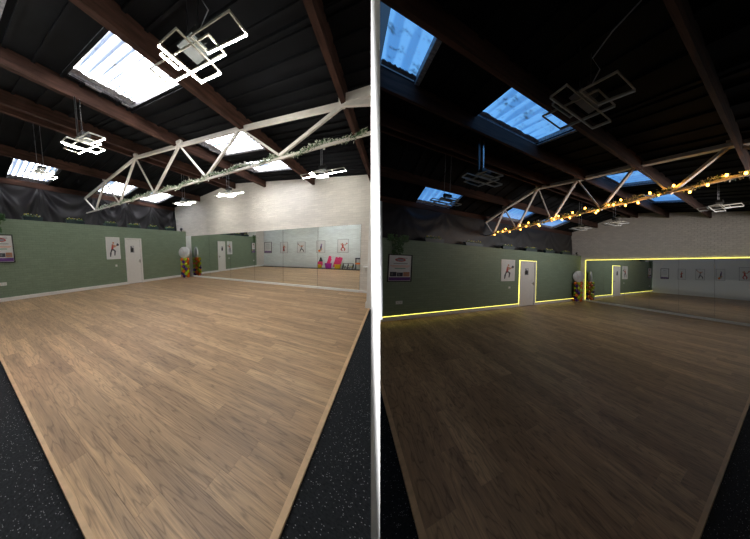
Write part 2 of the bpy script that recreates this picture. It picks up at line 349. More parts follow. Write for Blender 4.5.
def floor():
    am, bm = AMAX[side], BMAX[side]
    poly = clip_poly([(0, -0.9), (am, -0.9), (am, bm), (0, bm)], inside)
    fl = MB().prism([(p[0], p[1], -0.10) for p in poly], (0, 0, 0.085)).build('floor', MT['rubber'], base=(0,0,0), kind='structure')
    planks = []
    fa, fb = FA - EDGE, FB - EDGE
    r = 0; fixed = {0: 7.07, 1: 5.25, 2: 5.81, 5: 7.98-PL*0}
    rng = random.Random(11 if side == 'L' else 11)
    while fa - r*PW > 0.02:
        a1 = fa - r*PW; a0 = max(0.0, a1 - PW); off = rng.uniform(0, PL)
        if r in fixed: off = fixed[r] % PL
        j = off - PL
        while j < fb:
            b0, b1 = max(0.0, j), min(fb, j+PL)
            if b1-b0 > 0.02: planks.append((a0, a1, b0, b1))
            j += PL
        r += 1
    cache = {}; g = 0.0006; rest = MB()
    # nearest planks first, as pieces of their own
    planks.sort(key=lambda p: math.hypot((p[0]+p[1])/2-9.6, ((p[2]+p[3])/2-8.7)))
    n = 0
    for (a0, a1, b0, b1) in planks:
        pp = clip_poly([(a0+g, b0+g), (a1-g, b0+g), (a1-g, b1-g), (a0+g, b1-g)], inside)
        if len(pp) < 3: continue
        full = all(inside(q) > 0 for q in ((a0, b0), (a1, b0), (a1, b1), (a0, b1)))
        if n >= 300:
            rest.prism([(p[0], p[1], -0.014) for p in pp], (0, 0, 0.014)); continue
        key = (round(a1-a0, 3), round(b1-b0, 3)) if full else None
        if key and key in cache:
            o = bpy.data.objects.new('plank', cache[key]); COL.objects.link(o)
        else:
            mb = MB(); mb.prism([(p[0]-a0, p[1]-b0, -0.014) for p in pp], (0, 0, 0.014))
            me = mb.mesh('plank', MT['wood'], (0, 0, 0)); o = bpy.data.objects.new('plank', me); COL.objects.link(o)
            if key: cache[key] = me
        o.parent = fl; o.location = D(a0, b0, 0); n += 1
    if rest.v: rest.build('planks_beyond', MT['wood'], fl, kind='stuff')
    # oak edge trims
    b_from = 0.0
    if side == 'R': 
        b_from = next(q*0.01 for q in range(900) if a_div(q*0.01) > FA)
    mb = MB(); mb.prism([(fa, b_from, -0.014), (FA, b_from, -0.014), (FA, FB, -0.014), (fa, fb, -0.014)], (0, 0, 0.02)); mb.build('edge_trim', MT['oak'], fl)
    mb = MB(); mb.prism([(0, fb, -0.014), (fa, fb, -0.014), (FA, FB, -0.014), (0, FB, -0.014)], (0, 0, 0.02))
    if side == 'L':
        mb = MB(); mb.prism([(0, fb, -0.014), (fa, fb, -0.014), (FA, FB, -0.014), (1.2, FB, -0.014), (0, fb+0.001, -0.014)], (0, 0, 0.02))
    mb.build('edge_trim', MT['oak'], fl)
    return fl

def wall_prof(name, m, poly, off):
    return MB().prism(poly, off).build(name, m, base=poly[0], kind='structure')

def shell():
    floor()
    am, bm = AMAX[side], BMAX[side]
    # green wall: a thick low wall with a ledge on top, door opening cut out
    ge = 9.05 if side == 'L' else 9.05
    d1, d2, dh = 4.10, 3.20, 2.07
    mb = MB()
    for a0, a1, z0, z1 in ((0, d2+0.05, 0, HG), (d1-0.05, ge, 0, HG), (d2+0.05, d1-0.05, dh-0.03, HG)): mb.box(a0, a1, BL+0.02, 0, z0-(0.1 if z0 == 0 else 0), z1)
    if side == 'R':      # the wall runs on into the dividing wall, which leans a little against it
        e0, e1 = a_div(0, 0, 0), a_div(0, HG, 0)
        mb.hexa([(ge, BL+0.02, -0.1), (e0, BL+0.02, -0.1), (e0, 0, -0.1), (ge, 0, -0.1), (ge, BL+0.02, HG), (e1, BL+0.02, HG), (e1, 0, HG), (ge, 0, HG)])
    mb.build('wall_left', MT['green'], base=(0, 0, 0), kind='structure')
    if side == 'L':
        MB().box(ge, am, BL+0.02, 0, -0.1, 4.2).build('wall_left', MT['white'], base=(ge, 0, 0), kind='structure')
    # mirror wall
    bl, bl2 = (b_div(0, -0.1, 0), b_div(0, 4, 0)) if side == 'L' else (bm, bm)
    wall_prof('wall_back', MT['white'], [(0, BL-0.1, -0.1), (0, bl, -0.1), (0, bl2, roof(bl2)+0.02), (0, 3.0, roof(3)+0.02), (0, BL-0.1, roof(BL)+0.02)], (-0.15, 0, 0))
    # outer wall behind the sheeting
    MB().box(-0.1, am if side == 'L' else a_div(BL, 3.0, 0), BL-0.2, BL-0.1, -0.1, 4.1).build('wall_outer', MT['sheet'], base=(0, BL-0.1, 0), kind='structure')
    if side == 'L':
        bd, bd2 = b_div(am, -0.1, 0), b_div(am, 4, 0)
        wall_prof('wall_front', MT['white_daylit'], [(am, BL-0.1, -0.1), (am, bd, -0.1), (am, bd2, roof(bd2)), (am, 3.0, roof(3)), (am, BL-0.1, roof(BL))], (0.15, 0, 0))
    else:
        wall_prof('wall_front', MT['white'], [(0, bm, -0.1), (a_div(bm, -0.1, 0), bm, -0.1), (a_div(bm, 3.3, 0), bm, roof(bm)), (0, bm, roof(bm))], (0, 0.15, 0))
    # skirting boards
    w_ = ROOMWORD[side]
    bb = MT['paint']
    mb = MB(); mb.bevbox(0.12, d2-0.005, 0, 0.025, -0.014, 0.115); mb.bevbox(d1+0.005, ge, 0, 0.025, -0.014, 0.115); mb.build('baseboard_left', bb, base=(0,0,0), kind='structure')
    bx = b_div(0.2)-0.01 if side == 'L' else 8.3
    MB().bevbox(0, 0.10, 0.30, min(bx, 8.2), -0.014, 0.07).build('baseboard_back', bb, base=(0,0,0), kind='structure')
    if side == 'L':
        MB().bevbox(ge, am, 0, 0.025, -0.014, 0.115).build('baseboard_left', bb, base=(ge,0,0), kind='structure')
        MB().bevbox(am-0.03, am, 0.03, b_div(am)-0.02, -0.014, 0.12).build('baseboard_front', bb, base=(am,0,0), kind='structure')
    # roof: sheets between ribs, a part each, with openings for the rooflights
    ce = MB().box(0, 0.35 if side == 'R' else 0.35, 2.9, 3.1, RIDGE-0.03, RIDGE).build('ceiling', MT['sheet'], base=(0, 0, 0), kind='structure')
    SKY = SKYL[side]; s0, s1 = SKY[0][2:4]
    segs = [(BL-0.1, -0.85), (-0.85, 1.0), (1.0, 3.0), (3.0, s0), (s0, s1), (s1, bm)]
    k = 0; step = 0.35; na = int(math.ceil(am/step))
    lines = sorted({0.0, am} | {round(step*i, 3) for i in range(1, na)} | {x for s_ in SKY for x in s_[:2] if x < am})
    cuts = [lines[0]]
    for x in lines[1:]:
        if x - cuts[-1] > 0.06: cuts.append(x)
        elif any(abs(x-s_[0]) < 1e-6 or abs(x-s_[1]) < 1e-6 for s_ in SKY): cuts[-1] = x
    n = 0
    for i in range(len(cuts)-1):
        a0, a1 = cuts[i], cuts[i+1]; ac = (a0+a1)/2
        runs = []; cur = None
        for b0, b1 in segs:
            hole = any(s_[0] < ac < s_[1] and s_[2]-0.01 <= b0 and b1 <= s_[3]+0.01 for s_ in SKY)
            if hole: cur = None; continue
            if cur and b0 != 3.0: cur[1] = b1
            else: cur = [b0, b1]; runs.append(cur)
        for b0, b1 in runs:
            pp = clip_poly([(a0, b0), (a1, b0), (a1, b1), (a0, b1)], inside_roof)
            if len(pp) < 3: continue
            mb = MB(); lap = 0.012*((i % 2))
            mb.prism([(p[0], p[1], roof(p[1])-lap) for p in pp], (0, 0, 0.03))
            bb_ = [p for p in pp if abs(p[0]-a0) < 1e-6]
            if len(bb_) >= 2:
                lo_, hi_ = min(q[1] for q in bb_), max(q[1] for q in bb_)
                for e in (0.0,):
                    mb.hexa([(a0+e, lo_, roof(lo_)-0.035), (a0+e+0.05, lo_, roof(lo_)-0.035), (a0+e+0.05, hi_, roof(hi_)-0.035), (a0+e, hi_, roof(hi_)-0.035),
                             (a0+e, lo_, roof(lo_)), (a0+e+0.05, lo_, roof(lo_)), (a0+e+0.05, hi_, roof(hi_)), (a0+e, hi_, roof(hi_))])
            mb.build('roof_sheet', MT['sheet'], ce); n += 1
    # purlins
    for b0 in PURL[side]:
        dep = 0.26
        b1 = b0+(0.075 if b0 < 8 else 0.055)
        ae = am if side == 'L' else a_div(b0, 4.1, 0)
        z1 = min(roof(b0), roof(b1)); mb = MB()
        mb.hexa([(0, b0, z1-dep), (ae, b0, z1-dep), (ae, b1, z1-dep), (0, b1, z1-dep), (0, b0, roof(b0)), (ae, b0, roof(b0)), (ae, b1, roof(b1)), (0, b1, roof(b1))])
        mb.build('roof_purlin', MT['timber'], ce)
    ae = am if side == 'L' else a_div(BL, 3.9, 0)
    MB().box(0, ae, -0.90, -0.80, 3.80, 3.99).build('wall_plate', MT['timber'], ce)
    # rooflights
    n = 1 if side == 'L' else 8
    for i, (a0, a1, b0, b1) in enumerate(SKY):
        if side == 'R' and a1 > 9.5: a1 = 9.44
        wn = thing('window_%d' % n, ((a0+a1)/2, (b0+b1)/2, roof((b0+b1)/2)), kind='structure'); n += 1
        pn = MB(); ns = int((a1-a0)/0.0275)
        vs_ = []
        for q in range(ns+1):
            a = a0+(a1-a0)*q/ns; h = 0.022*math.sin(2*math.pi*a/0.165)
            vs_ += [(a, b0, roof(b0)+0.09+h), (a, b1, roof(b1)+0.09+h), (a, b0, roof(b0)+0.10+h), (a, b1, roof(b1)+0.10+h)]
        fs = []
        for q in range(ns):
            j = 4*q; fs += [(j, j+1, j+5, j+4), (j+2, j+6, j+7, j+3)]
        pn.add(vs_, fs); pn.build('pane', MT['pane_day' if side == 'L' else 'pane_dusk'], wn, smooth=True)
        fr = MB(); t = 0.05
        for x0, x1, y0, y1 in ((a0-t, a0, b0-t, b1+t), (a1, a1+t, b0-t, b1+t), (a0, a1, b0-t, b0), (a0, a1, b1, b1+t)):
            if side == 'R' and x1 > 9.4: continue
            fr.hexa([(x0, y0, roof(y0)-0.012), (x1, y0, roof(y0)-0.012), (x1, y1, roof(y1)-0.012), (x0, y1, roof(y1)-0.012),
                     (x0, y0, roof(y0)+0.13), (x1, y0, roof(y0)+0.13), (x1, y1, roof(y1)+0.13), (x0, y1, roof(y1)+0.13)])
        fr.build('kerb', MT['kerb'], wn)
        # grime banked up along the lower edge and one side, an uneven crust
        gr = MB(); rg = random.Random(i*3+5); lowb, hib = (b0, b1) if b1 < 3 else (b0, b1)
        # lower edge in the picture is the b0 side
        pts = [(a0+(a1-a0)*q/22, b0+0.10+0.05*rg.random()) for q in range(23)]
        for q in range(22):
            (x0, y0), (x1, y1) = pts[q], pts[q+1]
            gr.hexa([(x0, b0, roof(b0)+0.05), (x1, b0, roof(b0)+0.05), (x1, y1, roof(y1)+0.05), (x0, y0, roof(y0)+0.05),
                     (x0, b0, roof(b0)+0.06), (x1, b0, roof(b0)+0.06), (x1, y1, roof(y1)+0.06), (x0, y0, roof(y0)+0.06)])
        gr.build('moss_crust', MT['kerb'], wn)

# ------------------------------------------------------------------ flat pictures: helper working in picture coordinates
def plane_map(kind, o):
    # returns f(u, v, n): u to the right as seen, v up, n out of the wall, in room metres
    if kind == 'green': return lambda u, v, n: (o[0]-u, n, o[1]+v)
    if kind == 'front': return lambda u, v, n: (AMAX['L']-n, o[0]+u, o[1]+v)          # u grows with b: as the mirror shows it
    if kind == 'divider': return lambda u, v, n: (a_div(o[0]+u, o[1]+v)-n*0.6, o[0]+u, o[1]+v)
    if kind == 'mirrorwall': return lambda u, v, n: (n, o[0]+u, o[1]+v)
def slab(F, u0, u1, v0, v1, n0, n1, mb=None):
    mb = mb or MB(); return mb.hexa([F(u0,v0,n0), F(u1,v0,n0), F(u1,v0,n1), F(u0,v0,n1), F(u0,v1,n0), F(u1,v1,n0), F(u1,v1,n1), F(u0,v1,n1)])
def fpoly(F, pts, n0, n1, mb=None):
    mb = mb or MB(); k = len(pts)
    v = [F(x, y, n0) for x, y in pts] + [F(x, y, n1) for x, y in pts]
    return mb.add(v, [tuple(range(k)), tuple(range(k, 2*k))[::-1]] + [(i, i+k, (i+1)%k+k, (i+1)%k) for i in range(k)])
def limb(F, p, q, r0, r1, n0, n1, mb):
    p, q = Vector(p), Vector(q); d = (q-p).normalized(); x = Vector((-d.y, d.x))
    return fpoly(F, [tuple(p+x*r0), tuple(p-x*r0), tuple(p-x*r0*0.3-d*r0*0.8), ][:2] + [tuple(q-x*r1), tuple(q+d*r1), tuple(q+x*r1)], n0, n1, mb)
def disc(F, c, r, n0, n1, mb, k=10, sy=1.0):
    return fpoly(F, [(c[0]+r*math.cos(2*math.pi*i/k), c[1]+r*sy*math.sin(2*math.pi*i/k)) for i in range(k)], n0, n1, mb)
# athlete prints: head, limbs (dark), shirt (red), kit; coordinates in a 1 x 1.4 sheet
POSES = {
 'lift': dict(head=(0.52,1.08), body=((0.50,0.98),(0.42,0.66)), arms=[((0.50,0.95),(0.66,0.86)),((0.66,0.86),(0.80,0.95)),((0.46,0.92),(0.62,0.80))], legs=[((0.42,0.66),(0.62,0.58)),((0.62,0.58),(0.58,0.28)),((0.40,0.66),(0.30,0.45)),((0.30,0.45),(0.26,0.20))], kit=[((0.84,0.97),0.09)], c=('red','skin','dark','dark')),
 'stand': dict(head=(0.50,1.10), body=((0.50,1.0),(0.48,0.62)), arms=[((0.50,0.95),(0.70,0.80)),((0.46,0.95),(0.34,0.70))], legs=[((0.50,0.62),(0.56,0.25)),((0.46,0.62),(0.40,0.25))], kit=[((0.44,0.42),0.10)], c=('red','skin','dark','red')),
 'swing': dict(head=(0.56,0.98), body=((0.54,0.90),(0.50,0.58)), arms=[((0.54,0.86),(0.30,1.02)),((0.30,1.02),(0.12,1.22)),((0.56,0.84),(0.76,1.04))], legs=[((0.50,0.58),(0.72,0.44)),((0.72,0.44),(0.80,0.20)),((0.48,0.58),(0.34,0.22))], kit=[((0.12,1.24),0.06)], c=('grey','skin','dark','dark')),
 'press': dict(head=(0.55,0.96), body=((0.55,0.88),(0.52,0.55)), arms=[((0.56,0.84),(0.64,1.14)),((0.64,1.14),(0.50,1.16)),((0.50,0.84),(0.46,0.70))], legs=[((0.52,0.55),(0.56,0.30)),((0.46,0.5),(0.30,0.36))], kit=[((0.36,0.30),0.14),((0.62,0.52),0.07)], c=('dark','purple','teal','orange')),
 'lunge': dict(head=(0.44,1.02), body=((0.46,0.94),(0.50,0.62)), arms=[((0.48,0.90),(0.70,0.84)),((0.70,0.84),(0.82,1.0)),((0.42,0.90),(0.28,0.98))], legs=[((0.50,0.62),(0.68,0.44)),((0.46,0.62),(0.32,0.40)),((0.32,0.40),(0.46,0.22)),((0.68,0.44),(0.62,0.22))], kit=[((0.84,1.02),0.07)], c=('red','skin','red','red')),
}
def athlete(F, W, pose, sheet):
    P_ = POSES[pose]; s = W; cb, ca, cl, ck = P_['c']
    S = lambda p: (p[0]*s, p[1]*s - 0.02*s)
    m1 = MB(); limb(F, S(P_['body'][0]), S(P_['body'][1]), 0.085*s, 0.07*s, 0.024, 0.027, m1); m1.build('printed_shirt', MT[cb], sheet)
    m2 = MB(); disc(F, S(P_['head']), 0.065*s, 0.024, 0.028, m2)
    for p, q in P_['arms']: limb(F, S(p), S(q), 0.04*s, 0.03*s, 0.024, 0.028, m2)
    m2.build('printed_skin', MT[ca], sheet)
    m3 = MB()
    for p, q in P_['legs']: limb(F, S(p), S(q), 0.06*s, 0.035*s, 0.024, 0.027, m3)
    m3.build('printed_legs', MT[cl], sheet)
    m4 = MB()
    for c, r in P_['kit']: disc(F, S(c), r*s, 0.024, 0.029, m4)
    m4.build('printed_weights', MT[ck], sheet)
def poster(kind, u0, z0, W, H, pose, label, dark_frame=False, group=None):
    F = plane_map(kind, (u0, z0)); base = F(W/2, 0, 0)
    t = thing('poster', base, label, 'poster', group)
    fm = MB(); b = 0.03*W/0.6
    for q in ((0, W, 0, b), (0, W, H-b, H), (0, b, b, H-b), (W-b, W, b, H-b)): slab(F, *q, 0.0, 0.035, fm)
    fm.build('poster_frame', MT['black' if dark_frame else 'paint' if kind == 'green' else 'pale_frame'], t)
    sh = slab(F, b, W-b, b, H-b, 0.0, 0.022).build('sheet', MT['paper'], t)
    if pose: athlete(F, W, pose, sh)
    return t, F, sh
def notice(kind, u0, z0, W, H, label, simple=False):
    t, F, sh = poster(kind, u0, z0, W, H, None, label, True)
    n0, n1 = 0.023, 0.026
    def bars(name, m, L):
        mb = MB()
        for x0, x1, y0, y1 in L: slab(F, x0*W, x1*W, y0*H, y1*H, n0, n1, mb)
        mb.build(name, MT[m], sh)
    bars('purple_footer', 'purple', [(0.06, 0.94, 0.05, 0.17)])
    if simple:
        bars('printed_lines', 'grey', [(0.2, 0.8, y, y+0.015) for y in (0.72, 0.62, 0.52, 0.42)] + [(0.3, 0.7, 0.8, 0.83)])
        return
    mb = MB(); disc(F, (0.5*W, 0.80*H), 0.22*W, n0, n1, mb, 14, 0.42); mb.build('printed_emblem', MT['red'], sh)
    mb = MB(); disc(F, (0.5*W, 0.80*H), 0.16*W, n1, n1+0.001, mb, 14, 0.35); mb.build('printed_emblem_centre', MT['grey'], sh)
    bars('printed_line', 'dark', [(0.40, 0.78, 0.865, 0.88), (0.22, 0.80, 0.66, 0.675)])
    bars('printed_orange_lines', 'orange', [(0.10, 0.90, 0.575, 0.59), (0.16, 0.84, 0.535, 0.545)])
    bars('printed_green_line', 'teal', [(0.28, 0.72, 0.475, 0.50)])
    bars('printed_photo', 'dark', [(0.10, 0.36, 0.20, 0.36), (0.38, 0.62, 0.20, 0.34)])
    bars('printed_photo', 'skin', [(0.64, 0.90, 0.20, 0.36)])
    bars('printed_photo_detail', 'grey', [(0.14, 0.22, 0.24, 0.33), (0.42, 0.50, 0.23, 0.31), (0.68, 0.86, 0.24, 0.28)])
    bars('footer_lines', 'paper', [])if False else None

# ------------------------------------------------------------------ fittings
def door():
    d1, d2, dh = 4.10, 3.20, 2.07
    F = plane_map('green', (d1, 0)); W = d1-d2
    t = thing('door_%d' % (1 if side == 'L' else 2), F(W/2, 0, 0), kind='structure')
    fm = MB(); f0 = 0.055
    for q in ((0, f0, 0, dh), (W-0.085, W, 0, dh), (f0, W-0.085, dh-0.06, dh)): slab(F, *q, -0.05, 0.03, fm)
    fm.build('door_frame', MT['paint'], t)
    lf = slab(F, f0+0.006, W-0.085-0.008, 0.008, dh-0.066, -0.045, 0.004).build('door_leaf', MT['paint'], t)
    sg = slab(F, 0.27, 0.47, 1.42, 1.72, 0.004, 0.010).build('door_sign', MT['grey'], t)
    mb = MB(); slab(F, 0.28, 0.42, 1.45, 1.60, 0.0105, 0.012, mb); disc(F, (0.36, 1.62), 0.045, 0.0105, 0.012, mb); mb.build('printed_photo', MT['black'], sg)
    slab(F, 0.36, 0.46, 1.64, 1.70, 0.0105, 0.012).build('printed_panel', MT['paper'], sg)
    hd = MB(); hd.tube([F(W-0.14, 1.02, 0.0), F(W-0.14, 1.02, 0.05)], 0.012); hd.tube([F(W-0.14, 1.02, 0.05), F(W-0.26, 1.02, 0.05)], 0.011); slab(F, W-0.16, W-0.12, 0.94, 1.10, 0.004, 0.010, hd)
    hd.build('door_handle', MT['chrome'], lf)
    # dark gap down the lock side
    slab(F, W-0.0925, W-0.0855, 0.008, dh-0.066, -0.04, 0.001).build('door_gap', MT['black'], t)

TILT = 0.0019
def mirrors():
    w_ = ROOMWORD[side]
    b0, wd = 0.405, 1.2485
    for k in range(6):
        x0 = b0+k*wd; last = k == 5
        place = ['next to the balloon column', 'second from the balloon column', 'third from the balloon column', 'fourth from the balloon column', 'fifth from the balloon column', 'furthest from the balloon column'][k]
        t = thing('wall_mirror', (0, x0+wd/2, 0.05), 'tall wall mirror panel in the %s, %s' % (w_, place), 'mirror', 'mirror panels in the %s' % w_)
        F = plane_map('mirrorwall', (x0, 0.055)); h = 2.215
        def face(b): return 0.026 if side == 'L' else 0.026 + TILT*(7.95-b)      # the dark hall's mirrors stand a hair off square
        def pan(q0, q1, z0, z1, f0, f1):
            return MB().hexa([(f0(q0), q0, z0), (f1(q0), q0, z0), (f1(q1), q1, z0), (f0(q1), q1, z0), (f0(q0), q0, z1), (f1(q0), q0, z1), (f1(q1), q1, z1), (f0(q1), q1, z1)])
        pan(x0+0.002, x0+wd-0.003, 0.055, 0.055+h, lambda b: 0.0, lambda b: face(b)-0.0055).build('mirror_backing', MT['rod'], t)
        pan(x0+0.004, x0+wd-0.004, 0.057, 0.053+h, lambda b: face(b)-0.005, face).build('mirror_glass', MT['mirror'], t)

def truss():
    w_ = ROOMWORD[side]; at = 5.38
    bend = b_div(at, 3.3)-0.003 if side == 'L' else 11.6
    T = [(-0.8, 3.72), (1.0, 4.0), (2.96, 4.29), (4.80, 4.08), (6.45, 3.90), (8.12, 3.63)]
    B = [(0.1, 3.09), (1.9, 3.10), (3.75, 3.10), (5.58, 3.12), (7.2, 3.12)]
    if side == 'L': T = [(b, z-(0.06 if b > 6 else 0.02 if b > 4 else 0)) for b, z in T]
    else:
        T = [(-0.85, 3.72), (0.80, 4.03), (2.95, 4.33), (4.70, 4.12), (6.40, 3.96), (8.07, 3.77), (9.9, 3.5), (11.5, 3.3)]
        B = [(-0.05, 3.09), (1.75, 3.11), (3.67, 3.14), (5.50, 3.18), (7.12, 3.20), (8.95, 3.22), (10.7, 3.25)]
    t = thing('roof_truss', (at, -0.8, 3.09), 'cream painted steel roof truss spanning the %s below the purlins' % w_, 'truss')
    zb = 3.09; zb2 = 3.27 if side == 'R' else 3.055
    mb = MB()
    for i in range(len(T)-1):
        p, q = T[i], T[i+1]
        mb.bar((at, p[0], p[1]-0.04), (at, q[0], q[1]-0.04), 0.09, 0.015)
        mb.bar((at, p[0], p[1]), (at, q[0], q[1]), 0.015, 0.078)
        mb.bar((at-0.045, p[0], p[1]+0.04), (at-0.045, q[0], q[1]+0.04), 0.09, 0.015)
    if side == 'L':
        p = (at, 8.12, 3.63); q = (at, bend, 3.60); mb.bar(p, q, 0.10, 0.12)
    mb.build('top_chord', MT['steel'], t)
    mb = MB(); be = bend if side == 'L' else 11.5
    mb.bar((at, -0.8, zb), (at, be, zb2), 0.05, 0.01); mb.bar((at, -0.8, zb+0.02), (at, be, zb2+0.02), 0.01, 0.04); mb.build('bottom_chord', MT['steel'], t)
    seq = []
    for i in range(len(B)):
        seq += [(T[i], B[i], 0.045), (B[i], T[i+1], 0.065)]
    if side == 'L': seq.append((T[5], (bend, 3.45), 0.08))
    for p, q, wd in seq:
        MB().bar((at, p[0], p[1]), (at, q[0], q[1]), wd, wd*0.8).build('brace', MT['steel'], t)
    for p in T[1:]:
        if p[0] < bend: MB().box(at-0.05, at+0.05, p[0]-0.07, p[0]+0.07, p[1]+0.03, p[1]+0.10).build('purlin_cleat', MT['steel'], t)
    # garland of small leaves with fairy lights wound along the bottom chord
    g = thing('leaf_garland', (at, 0.0, zb+0.06), 'leafy garland with %s fairy lights along the roof truss of the %s' % ('unlit' if side == 'L' else 'glowing', w_), 'garland')
    pts = []; n = 150; rg = random.Random(4)
    for i in range(n+1):
        b = 0.15+(be-0.2)*i/n; z = zb+(zb2-zb)*b/be
        pts.append((at+0.04*math.cos(b*9), b, z+0.05+0.03*math.sin(b*9)+0.012*math.sin(b*2.3)))
    MB().tube(pts, 0.010, 5).build('vine', MT['leaf'], g)
    for mname, cnt in (('leaf', 2200), ('whiteleaf', 2600)):
        lf = MB()
        for i in range(cnt):
            c = Vector(pts[int(rg.random()*n)]) + Vector((rg.gauss(0, 0.02), rg.uniform(-0.04, 0.04), rg.gauss(0.0, 0.022)))
            d = Vector((rg.gauss(0,1), rg.gauss(0,1), rg.gauss(0,1))).normalized(); e = d.cross(Vector((0.3, 0.5, 0.8))).normalized()
            L, Wd = rg.uniform(0.014, 0.030), rg.uniform(0.008, 0.013)
            lf.add([c-d*L, c+e*Wd, c+d*L, c-e*Wd, c+d.cross(e)*0.006], [(0,1,4), (1,2,4), (2,3,4), (3,0,4), (0,3,2,1)])
        lf.build('leaves', MT[mname], g, kind='stuff')
    mesh_cache = None
    if side == 'R':
        # bulbs where the photograph shows them
        bs = [0.15, 0.30, 0.85, 0.95, 1.35, 1.95, 2.05, 2.35, 2.55, 3.05, 3.12, 3.7, 3.85, 3.95, 4.2, 4.45, 4.6, 4.8, 5.05, 5.35, 5.45, 5.7, 5.9, 6.05, 6.2, 6.45, 6.75, 6.9, 7.2, 7.45, 7.75, 8.0, 8.25, 8.5, 8.9]
        r = 0.026
    else:
        bs = [0.4+0.22*i for i in range(35)]; r = 0.016
    for i, b in enumerate(bs):
        z = zb+(zb2-zb)*b/be + [-0.03, 0.08, 0.02, 0.11, -0.05][i % 5]; a = at+[0.05, -0.03, 0.06, 0.0][i % 4]
        o0 = (a, b, z)
        if mesh_cache is None:
            mb = MB(); mb.ball((0, 0, 0), r, 8); mesh_cache = mb.mesh('bulb', MT['bulb_on' if side == 'R' else 'bulb_off'], (0,0,0), True)
        o = bpy.data.objects.new('bulb', mesh_cache); COL.objects.link(o); o.parent = g; gb = g['rbase']; o.location = D(a-gb[0], b-gb[1], z-gb[2])

RECTS = [  # corners round the centre, height, lit edges: stacked rectangular frames seen from below
 ([(0.31, 0.085), (0.32, -0.135), (-0.30, -0.135), (-0.34, 0.09)], 0.0, (1, 2)),
 ([(-0.09, -0.44), (0.19, -0.42), (0.06, 0.23), (-0.21, 0.23)], 0.022, (3,)),
 ([(0.12, 0.47), (-0.15, 0.48), (-0.06, 0.13), (0.18, 0.11)], 0.0, (1,)),
 ([(0.24, -0.20), (-0.01, -0.20), (-0.01, -0.145), (0.24, -0.145)], 0.012, (0, 1))]
FIX = [(7.80, 7.27, 'large lit pendant light nearest the camera', 'cable'),
       (7.80, 4.80, 'pendant light on two long rods beside the big rooflight', 'rods'),
       (7.90, 2.62, 'pendant light before the rooflight by the black sheeting', 'wires'),
       (3.05, 2.72, 'small distant pendant light above the balloon column', 'wires'),
       (3.00, 4.68, 'distant pendant light before the middle of the white wall', 'wires'),
       (3.05, 7.35, 'distant pendant light beneath the truss, right of the white wall', 'wires')]
def pendants():
    w_ = ROOMWORD[side]; Z = 3.30; cache = {}
    protos = None
    for i, (ca, cb, lab, hang) in enumerate(FIX):
        if side == 'R': da_, db_ = [(0.25, 0.05), (0.15, -0.02), (0.08, 0.1), (0.27, 0.2), (0.3, -0.22), (0.25, 0.1)][i]; ca += da_; cb += db_
        if side == 'R': lab = lab.replace('lit ', 'unlit ') if 'lit ' in lab else 'unlit '+lab
        base = (ca, cb, Z)
        t = thing('pendant_light', base, lab+', '+w_, 'light', 'pendant lights in the %s' % w_)
        if protos is None:
            protos = []
            for cs_, dz, lit in RECTS:
                e = 0.010; z0, z1 = Z+dz, Z+dz+0.018; P_ = [Vector((ca+x, cb+y, 0)) for x, y in cs_]
                mid = sum(P_, Vector((0, 0, 0)))/4
                def inset(d):      # corners pulled in towards the middle by d
                    out = []
                    for q in range(4):
                        u1 = (P_[q-1]-P_[q]).normalized(); u2 = (P_[(q+1) % 4]-P_[q]).normalized(); out.append(P_[q]+(u1+u2)*d)
                    return out
                I = inset(e); G = inset(0.0085); mb = MB()
                def seg(q, inn, za, zb_, m_):
                    a_, b_, c_, d_ = P_[q], P_[(q+1) % 4], inn[(q+1) % 4], inn[q]
                    m_.hexa([(p.x, p.y, z) for z in (za, zb_) for p in (a_, b_, c_, d_)])
                for q in range(4): seg(q, I, z0, z1, mb)
                fr = mb.build('light_frame', MT['frame'], t); L = []
                for q in lit:
                    m2 = MB(); seg(q, G, z0-0.010, z0-0.001, m2); L.append(m2.build('led_strip', MT['led' if side == 'L' else 'led_off'], fr))
                protos.append((fr, L))
            pl = MB().box(ca-0.17, ca+0.13, cb-0.08, cb+0.10, Z+0.075, Z+0.082).build('centre_plate', MT['glowplate' if side == 'L' else 'plate_off'], t)
            bx = MB().box(ca-0.10, ca+0.06, cb-0.05, cb+0.10, Z+0.13, Z+0.19).build('ceiling_canopy', MT['rod'], t)
            protos += [(pl, []), (bx, [])]
        else:
            for fr, L in protos:
                c = fr.copy(); COL.objects.link(c); c.parent = t
                for l in L:
                    d = l.copy(); COL.objects.link(d); d.parent = c
        zr = roof(cb)
        if hang == 'rods':
            for da in (0.05, -0.03):
                MB().tube([(ca+da, cb-0.08, Z+0.15), (ca+da, cb-0.08, roof(4.7)-0.26)], 0.020 if da > 0 else 0.014, 8).build('rod', MT['rod' if da > 0 else 'chrome'], t)
        elif hang == 'cable':
            MB().tube([(ca-0.03, cb+0.03, Z+0.18), (ca-0.02, cb+0.18, Z+0.30), (ca+0.02, cb+0.12, Z+0.42), (ca+0.03, cb+0.35, Z+0.5), (ca+0.02, cb+0.62, roof(cb+0.62))], 0.006, 6).build('cable', MT['grey'], t)
            for da in (-0.1, 0.06): MB().tube([(ca+da, cb, Z+0.18), (ca+da, cb, zr)], 0.003, 5).build('wire', MT['rod'], t)
        else:
            for da in (-0.08, 0.05): MB().tube([(ca+da, cb, Z+0.15), (ca+da, cb, zr)], 0.004, 5).build('wire', MT['grey'], t)

